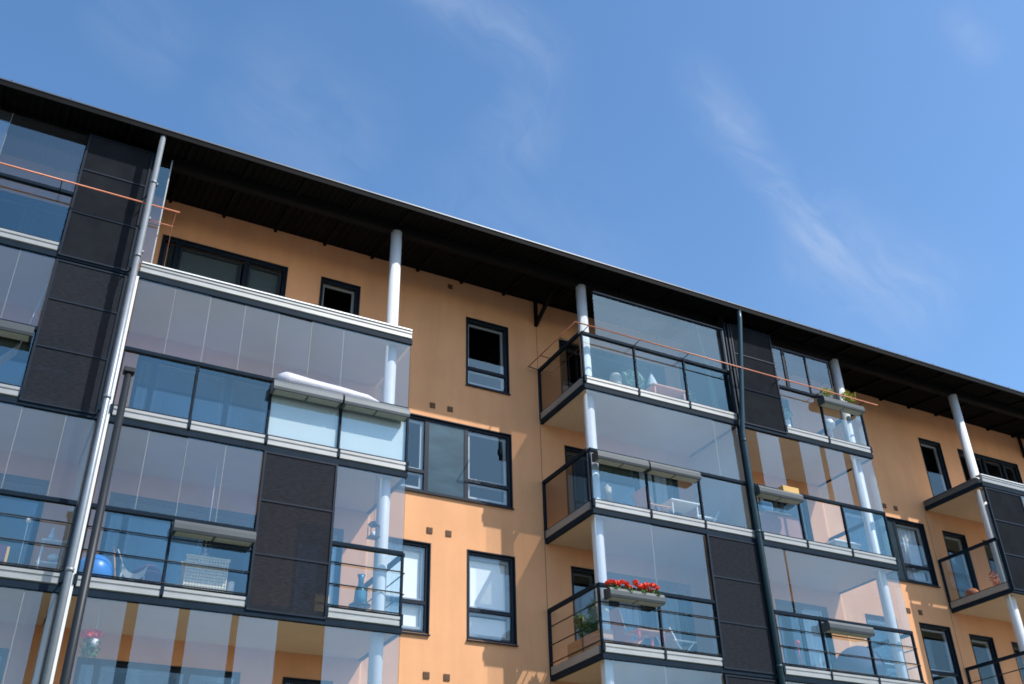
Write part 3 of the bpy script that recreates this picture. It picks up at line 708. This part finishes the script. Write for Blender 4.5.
for (y, z, r_, lab, n_) in ((.42, 7.70, (.20, .32, .40), 'tall green leafy shrub in the planter box nearer the corner column', 1300), (.95, 7.56, (.18, .36, .28), 'lower bushy green shrub in the planter box nearer the orange wall', 1000)):
    t = thing('potted_shrub', lab, 'plant', (11.12, y, F[2] + .36), 'green shrubs on the middle bay balcony'); rr = random.Random(int(y * 50))
    q = MB()
    for _ in range(9):
        c_ = (11.12 + rr.uniform(-.1, .1), y + rr.uniform(-1, 1) * r_[1] * .7, z + rr.uniform(-1, 1) * r_[2] * .7); q.leaves(c_, (.13, .14, .13), n_ // 9, .075, flat=.55, rnd=rr)
    part('foliage', q, 'leaf', t)
    q = MB()
    for _ in range(5): q.tube([(11.12, y + rr.uniform(-.1, .1), F[2] + .36), (11.12 + rr.uniform(-.1, .1), y + rr.uniform(-.25, .25), z + .15)], .008, 6)
    part('stem', q, 'wood', t)
# top floor of the middle bay
def pot_plant(x, y, z, pr, ph, rad, cz, n, size, lab, pm, lm, name='potted_plant', flat=.4):
    t = thing(name, lab, 'plant', (x, y, z)); rr = random.Random(int(x * 77))
    q = MB(); q.lathe((x, y, z), [(0, 0), (pr * .75, 0), (pr, ph), (pr * .9, ph), (0, ph * .85)], 18); part('pot', q, pm, t)
    q = MB(); q.leaves((x, y, z + ph + cz), rad, n, size, flat=flat, rnd=rr); part('foliage', q, lm, t)
    q = MB()
    for _ in range(4): q.tube([(x, y, z + ph * .8), (x + rr.uniform(-.1, .1), y + rr.uniform(-.1, .1), z + ph + cz)], .007, 6)
    part('stem', q, lm, t); return t
pot_plant(12.75, .75, F[4], .20, .45, (.34, .3, .26), .30, 420, .20, 'spiky blue green potted plant behind the top floor glass of the middle bay', 'whitep', 'leafb', flat=.2)
q = MB(); q.lathe((12.18, .6, F[4]), [(0, 0), (.13, 0), (.15, .6), (.12, .72), (.10, .74), (0, .74)], 20); tag(part('tall_planter', q, 'under'), 'tall cream vase left of the spiky plant on the top floor', 'vase')
t = thing('garden_table', 'table with a pale grey cone of folded cloth behind the top floor glass', 'table', (13.75, .9, F[4]))
q = MB(); q.box(13.3, 14.3, .6, 1.2, 13.66, 13.69); part('tabletop', q, 'pink', t)
for x, y in ((13.36, .65), (14.24, .65), (13.36, 1.15), (14.24, 1.15)):
    q = MB(); q.tube([(x, y, F[4]), (x, y, 13.66)], .02, 8); part('leg', q, 'pink', t)
q = MB(); q.lathe((13.40, .8, 13.69), [(.16, 0), (.10, .18), (.0, .42)], 12); tag(part('folded_cloth', q, 'curtain'), 'pale cone of folded cloth on the top floor table', 'cloth')
t = thing('closed_parasol', 'closed dark green parasol leaning behind the top floor glass beside the teal downpipe', 'parasol', (15.0, .4, F[4]))
q = MB(); q.tube([(15.04, .42, F[4]), (14.72, .38, 15.60)], .016, 8); part('pole', q, 'sash', t)
q = MB(); q.tube([(15.03, .42, 13.0), (14.985, .414, 13.45), (14.93, .40, 13.9), (14.76, .385, 15.4)], [.085, .075, .06, .02], 9); part('canopy', q, 'green', t)
pot_plant(14.55, .9, F[4], .16, .35, (.22, .2, .34), .4, 130, .12, 'blue green bushy plant in a pot beside the closed parasol', 'terra', 'leafb', flat=.5)
# right bay, top floor
pot_plant(17.42, .55, F[4], .10, .62, (.22, .15, .17), .2, 110, .12, 'plant with curly pale leaves in a tall white vase on the top floor', 'whitep', 'leafb', flat=.3)
q = MB(); q.lathe((18.9, .5, F[4]), [(0, 0), (.16, 0), (.16, .04), (.03, .06), (.03, .70), (.12, .72), (.14, .84), (.08, .96), (0, .98)], 18); tag(part('globe_lamp', q, 'whitep'), 'white globe lamp on a short stand under the yellow green plants', 'lamp')
# right bay, third row
t = thing('sofa', 'mauve sofa with a pale throw behind the third row glass of the right bay', 'sofa', (16.3, .9, F[3]))
q = MB(); q.box(15.65, 17.0, .55, 1.35, F[3] + .05, F[3] + .42); part('seat', q, 'sofa', t, bevel=.05)
q = MB(); q.box(15.65, 17.0, .30, .56, F[3] + .05, F[3] + .80); part('backrest', q, 'sofa', t, bevel=.06)
for x in (15.52, 17.0):
    q = MB(); q.box(x, x + .15, .32, 1.35, F[3] + .05, F[3] + .62); part('armrest', q, 'sofa', t, bevel=.05)
q = MB(); q.box(16.0, 16.75, .285, .58, F[3] + .805, F[3] + .82); tag(part('throw', q, 'whitep'), 'thin white throw folded over the back of the mauve sofa', 'blanket')
q = MB(); q.box(15.9, 16.3, .36, .56, F[3] + .825, F[3] + 1.1); tag(part('cushion', q, 'cushion', bevel=.06), 'blue cushion propped on the back of the mauve sofa', 'cushion')
t = thing('storage_box', 'cream storage box with a flat lid beside the column in the third row', 'box', (18.85, .9, F[3]))
q = MB(); q.box(18.35, 19.18, .6, 1.15, F[3], F[3] + .52); part('body', q, 'under', t, bevel=.02); q = MB(); q.box(18.32, 19.21, .57, 1.18, F[3] + .525, F[3] + .57); part('lid', q, 'whitep', t, bevel=.01)
q = MB(); q.box(16.12, 16.60, -.24, -.07, 11.0, 11.17); tag(part('yellow_box', q, 'card'), 'flat yellow box lying in the grey planter beside the teal downpipe', 'box')
# right bay, second row
t = thing('shadow_dome', 'rounded slate dome standing in for a shadow behind the bar railing beside the right white column', 'shadow_dome', (18.92, 1.15, F[2]))
q = MB(); q.ball((18.92, 1.15, F[2] + .55), .60, 28, sz=.95); part('shell', q, 'lav', t)  # solid dome shaped and coloured like a curved shadow on the back wall
q = MB(); q.lathe((18.92, 1.15, F[2]), [(0, 0), (.3, 0), (.3, .04), (0, .05)], 20); part('base', q, 'black', t)
q = MB(); q.ball((16.55, .6, 7.72), .06, 12); q.tube([(16.55, .6, F[2]), (16.55, .6, 7.68)], .012, 6); tag(part('red_globe', q, 'red'), 'small red globe on a stick behind the bar railing of the right bay', 'ornament')
# far right bay
q = MB(); q.ball((24.30, 1.62, F[3] + .22), .20, 22); tag(part('round_pot', q, 'terra'), 'round orange pot on the floor of the far right balcony', 'pot')
pot_plant(25.0, 1.3, F[3], .17, .42, (.15, .15, .25), .25, 90, .12, 'terracotta pot with a reddish plant beside the far right balcony corner', 'terra', 'pink')
# blinds and curtains
def blind(x0, x1, z0, z1, lab, m='blind'):
    q = MB(); q.box(x0, x1, WY + .20, WY + .208, z0, z1); tag(part('roller_blind', q, m), lab, 'blind')
blind(8.99, 10.03, 7.9, 9.20, 'white roller blind in the window right of the narrow one, lower row')
blind(8.99, 10.03, 7.36, 7.86, 'short white blind behind the lower pane of the lower row window')
blind(7.04, 8.03, 7.36, 9.20, 'white roller blind in the window half behind the left bay')
def curtain(x0, x1, z0, z1, lab, y=WY + .24):
    q = MB(); n = max(6, int((x1 - x0) / .035)); pts = [(x0 + (x1 - x0) * i / n, y + .03 * math.sin(i * 1.25)) for i in range(n + 1)]
    for a, b in zip(pts[:-1], pts[1:]): q.face([(*a, z0), (*b, z0), (*b, z1), (*a, z1)], 0, True)
    tag(part('curtain', q, 'curtain'), lab, 'curtain')
curtain(13.65, 14.15, 9.95, 12.15, 'pale pleated curtain left half in the third row window of the middle bay')
curtain(14.25, 14.6, 9.95, 12.15, 'pale pleated curtain right half in the third row window of the middle bay')
curtain(12.9, 13.5, 6.97, 9.15, 'pale curtain behind the table with red legs')
curtain(13.9, 14.55, 6.97, 9.15, 'pale curtain nearest the dark screens in the middle bay second row')
curtain(18.25, 18.95, 6.97, 9.15, 'light blue curtain behind the bar railing of the right bay')
curtain(17.45, 17.75, 9.95, 12.15, 'pale curtain behind the third row glass of the right bay')
blind(2.06, 3.44, 13.0, 15.14, 'dark grey blind in the widest light of the top floor window under the eave', 'greyblind')
blind(3.56, 4.34, 13.0, 15.14, 'dark grey blind at the right end of the wide top floor window', 'greyblind')
blind(1.72, 1.95, 13.0, 15.14, 'narrow dark grey blind at the left end of the wide top floor window', 'greyblind')
curtain(22.4, 23.3, 10.4, 12.1, 'pale net curtain in the window beside the metal infill at right')

# ------------------------------------------------------------------ light, sky, camera
sun_dir = Vector((.765, -1, 1.39)).normalized()
el = math.asin(sun_dir.z); rot = math.atan2(sun_dir.x, sun_dir.y)
ld = bpy.data.lights.new('sun', 'SUN'); ld.energy = 5.3; ld.angle = math.radians(.5); ld.color = (1, .96, .90)
lo = bpy.data.objects.new('sun', ld); col.objects.link(lo); lo.location = (20, -30, 40)
lo.rotation_euler = sun_dir.to_track_quat('Z', 'Y').to_euler()

w = bpy.data.worlds.new('World'); sc.world = w; w.use_nodes = True
nt = w.node_tree; N = nt.nodes.new; L = nt.links.new; bg = nt.nodes['Background']
sky = N('ShaderNodeTexSky'); sky.sky_type = 'NISHITA'; sky.sun_disc = False; sky.sun_elevation = el; sky.sun_rotation = rot
sky.air_density = 1.0; sky.dust_density = .9; sky.ozone_density = 2.5
bg.inputs['Strength'].default_value = .15
CAMR = ((0.88485575, -0.46537633, -0.0213347), (-0.22924638, -0.47483698, 0.84969168), (0.4055569, 0.74696366, 0.52684807))
FPX = 1010.02
def pixdir(x, y):
    c = ((x - 512) / FPX, -(y - 342) / FPX, 1.)
    return Vector([sum(CAMR[i][j] * c[i] for i in range(3)) for j in range(3)]).normalized()
tc = N('ShaderNodeTexCoord')
def math_(op, a, b=None, c=None, clamp=False):
    n = N('ShaderNodeMath'); n.operation = op; n.use_clamp = clamp
    for i, v in enumerate((a, b, c)):
        if v is None: continue
        if isinstance(v, (int, float)): n.inputs[i].default_value = v
        else: L(v, n.inputs[i])
    return n.outputs[0]
def dot(v):
    n = N('ShaderNodeVectorMath'); n.operation = 'DOT_PRODUCT'; L(tc.outputs['Generated'], n.inputs[0]); n.inputs[1].default_value = v; return n.outputs['Value']
nz = N('ShaderNodeTexNoise'); nz.inputs['Scale'].default_value = 9; nz.inputs['Detail'].default_value = 9; nz.inputs['Roughness'].default_value = .62; nz.inputs['Distortion'].default_value = .6
_a, _b = pixdir(690, 95), pixdir(950, 300); _n = _a.cross(_b).normalized(); _al = _n.cross((_a + _b).normalized()).normalized()
cv = N('ShaderNodeCombineXYZ')
nd = N('ShaderNodeTexNoise'); nd.inputs['Scale'].default_value = 3.5; nd.inputs['Detail'].default_value = 4; L(tc.outputs['Generated'], nd.inputs['Vector'])
L(math_('MULTIPLY', dot(_al), .55), cv.inputs[0]); L(math_('ADD', math_('MULTIPLY', dot(_n), 2.6), math_('MULTIPLY', nd.outputs['Fac'], .55)), cv.inputs[1]); L(nd.outputs['Fac'], cv.inputs[2])
L(cv.outputs[0], nz.inputs['Vector'])
nb = N('ShaderNodeTexNoise'); nb.inputs['Scale'].default_value = 2.2; nb.inputs['Detail'].default_value = 5; L(tc.outputs['Generated'], nb.inputs['Vector'])
mask = None
# thin cirrus streaks: bands along great circles between two sky directions
for (p, q_, wd, st) in (((690, 95), (850, 250), .022, .50), ((800, 215), (960, 300), .045, .38), ((400, -20), (535, 95), .026, .34), ((480, 110), (530, 170), .03, .18), ((230, 70), (370, 170), .05, .20), ((90, 0), (180, 70), .035, .16), ((975, -10), (1015, 45), .015, .25), ((430, 180), (640, 330), .07, .13)):
    a, b = pixdir(*p), pixdir(*q_); nrm = a.cross(b).normalized(); mid = (a + b).normalized(); half = math.acos(max(-1, min(1, a.dot(b)))) / 2
    along = nrm.cross(mid).normalized()
    dd = math_('ADD', dot(nrm), math_('MULTIPLY', math_('SUBTRACT', nb.outputs['Fac'], .5), .16))
    g1 = math_('POWER', 2.718, math_('MULTIPLY', math_('POWER', math_('DIVIDE', math_('ABSOLUTE', dd), wd), 2), -1))
    g2 = math_('POWER', 2.718, math_('MULTIPLY', math_('POWER', math_('DIVIDE', math_('ABSOLUTE', dot(along)), half * 1.0), 4), -1))
    hemi = math_('GREATER_THAN', dot(mid), 0)
    m_ = math_('MULTIPLY', math_('MULTIPLY', math_('MULTIPLY', g1, g2), hemi), st)
    mask = m_ if mask is None else math_('ADD', mask, m_)
mr = N('ShaderNodeMapRange'); mr.inputs['From Min'].default_value = .34; mr.inputs['From Max'].default_value = .64; mr.inputs['To Min'].default_value = .22; mr.inputs['To Max'].default_value = 1.1; L(nz.outputs['Fac'], mr.inputs['Value'])
# thin cloud veils added behind the camera, unseen, to vary the glass reflections
vm = N('ShaderNodeMapRange'); vm.inputs['From Min'].default_value = .46; vm.inputs['From Max'].default_value = .66; vm.inputs['To Max'].default_value = .55
nv = N('ShaderNodeTexNoise'); nv.inputs['Scale'].default_value = 3.1; nv.inputs['Detail'].default_value = 8; nv.inputs['Roughness'].default_value = .6; nv.inputs['Distortion'].default_value = .8
L(tc.outputs['Generated'], nv.inputs['Vector']); L(nv.outputs['Fac'], vm.inputs['Value'])
sth = math_('MULTIPLY', math_('SUBTRACT', -.05, dot((0, 1, 0))), 3, clamp=True)
veil = math_('MULTIPLY', vm.outputs[0], sth)
cl = math_('ADD', math_('MULTIPLY', math_('MULTIPLY', mask, .60), mr.outputs[0]), veil, clamp=True)
hs = N('ShaderNodeHueSaturation'); hs.inputs['Saturation'].default_value = 1.16; hs.inputs['Hue'].default_value = .498; hs.inputs['Value'].default_value = 1.58; L(sky.outputs[0], hs.inputs['Color'])
mx = N('ShaderNodeMix'); mx.data_type = 'RGBA'; L(cl, mx.inputs[0]); L(hs.outputs[0], mx.inputs[6]); mx.inputs[7].default_value = (4.2, 4.9, 6.2, 1)
L(mx.outputs[2], bg.inputs['Color'])

cam = bpy.data.cameras.new('camera'); cam.sensor_width = 36; cam.lens = FPX / 1024 * 36; cam.clip_start = .1; cam.clip_end = 3000
co = bpy.data.objects.new('camera', cam); col.objects.link(co)
rt, up, fw = (Vector(v) for v in CAMR)
mw = Matrix((rt, up, -fw)).transposed().to_4x4(); mw.translation = Vector((0, -16.7, 1.6)); co.matrix_world = mw
sc.camera = co
sc.render.resolution_x, sc.render.resolution_y = 1024, 684
sc.view_settings.view_transform = 'Standard'; sc.view_settings.look = 'None'; sc.view_settings.exposure = 0; sc.view_settings.gamma = 1
sc.render.engine = 'CYCLES'; sc.cycles.use_denoising = True
sc.cycles.filter_width = 1.7; sc.cycles.max_bounces = 10; sc.cycles.transparent_max_bounces = 24; sc.cycles.sample_clamp_indirect = 8
sc.cycles.caustics_reflective = True
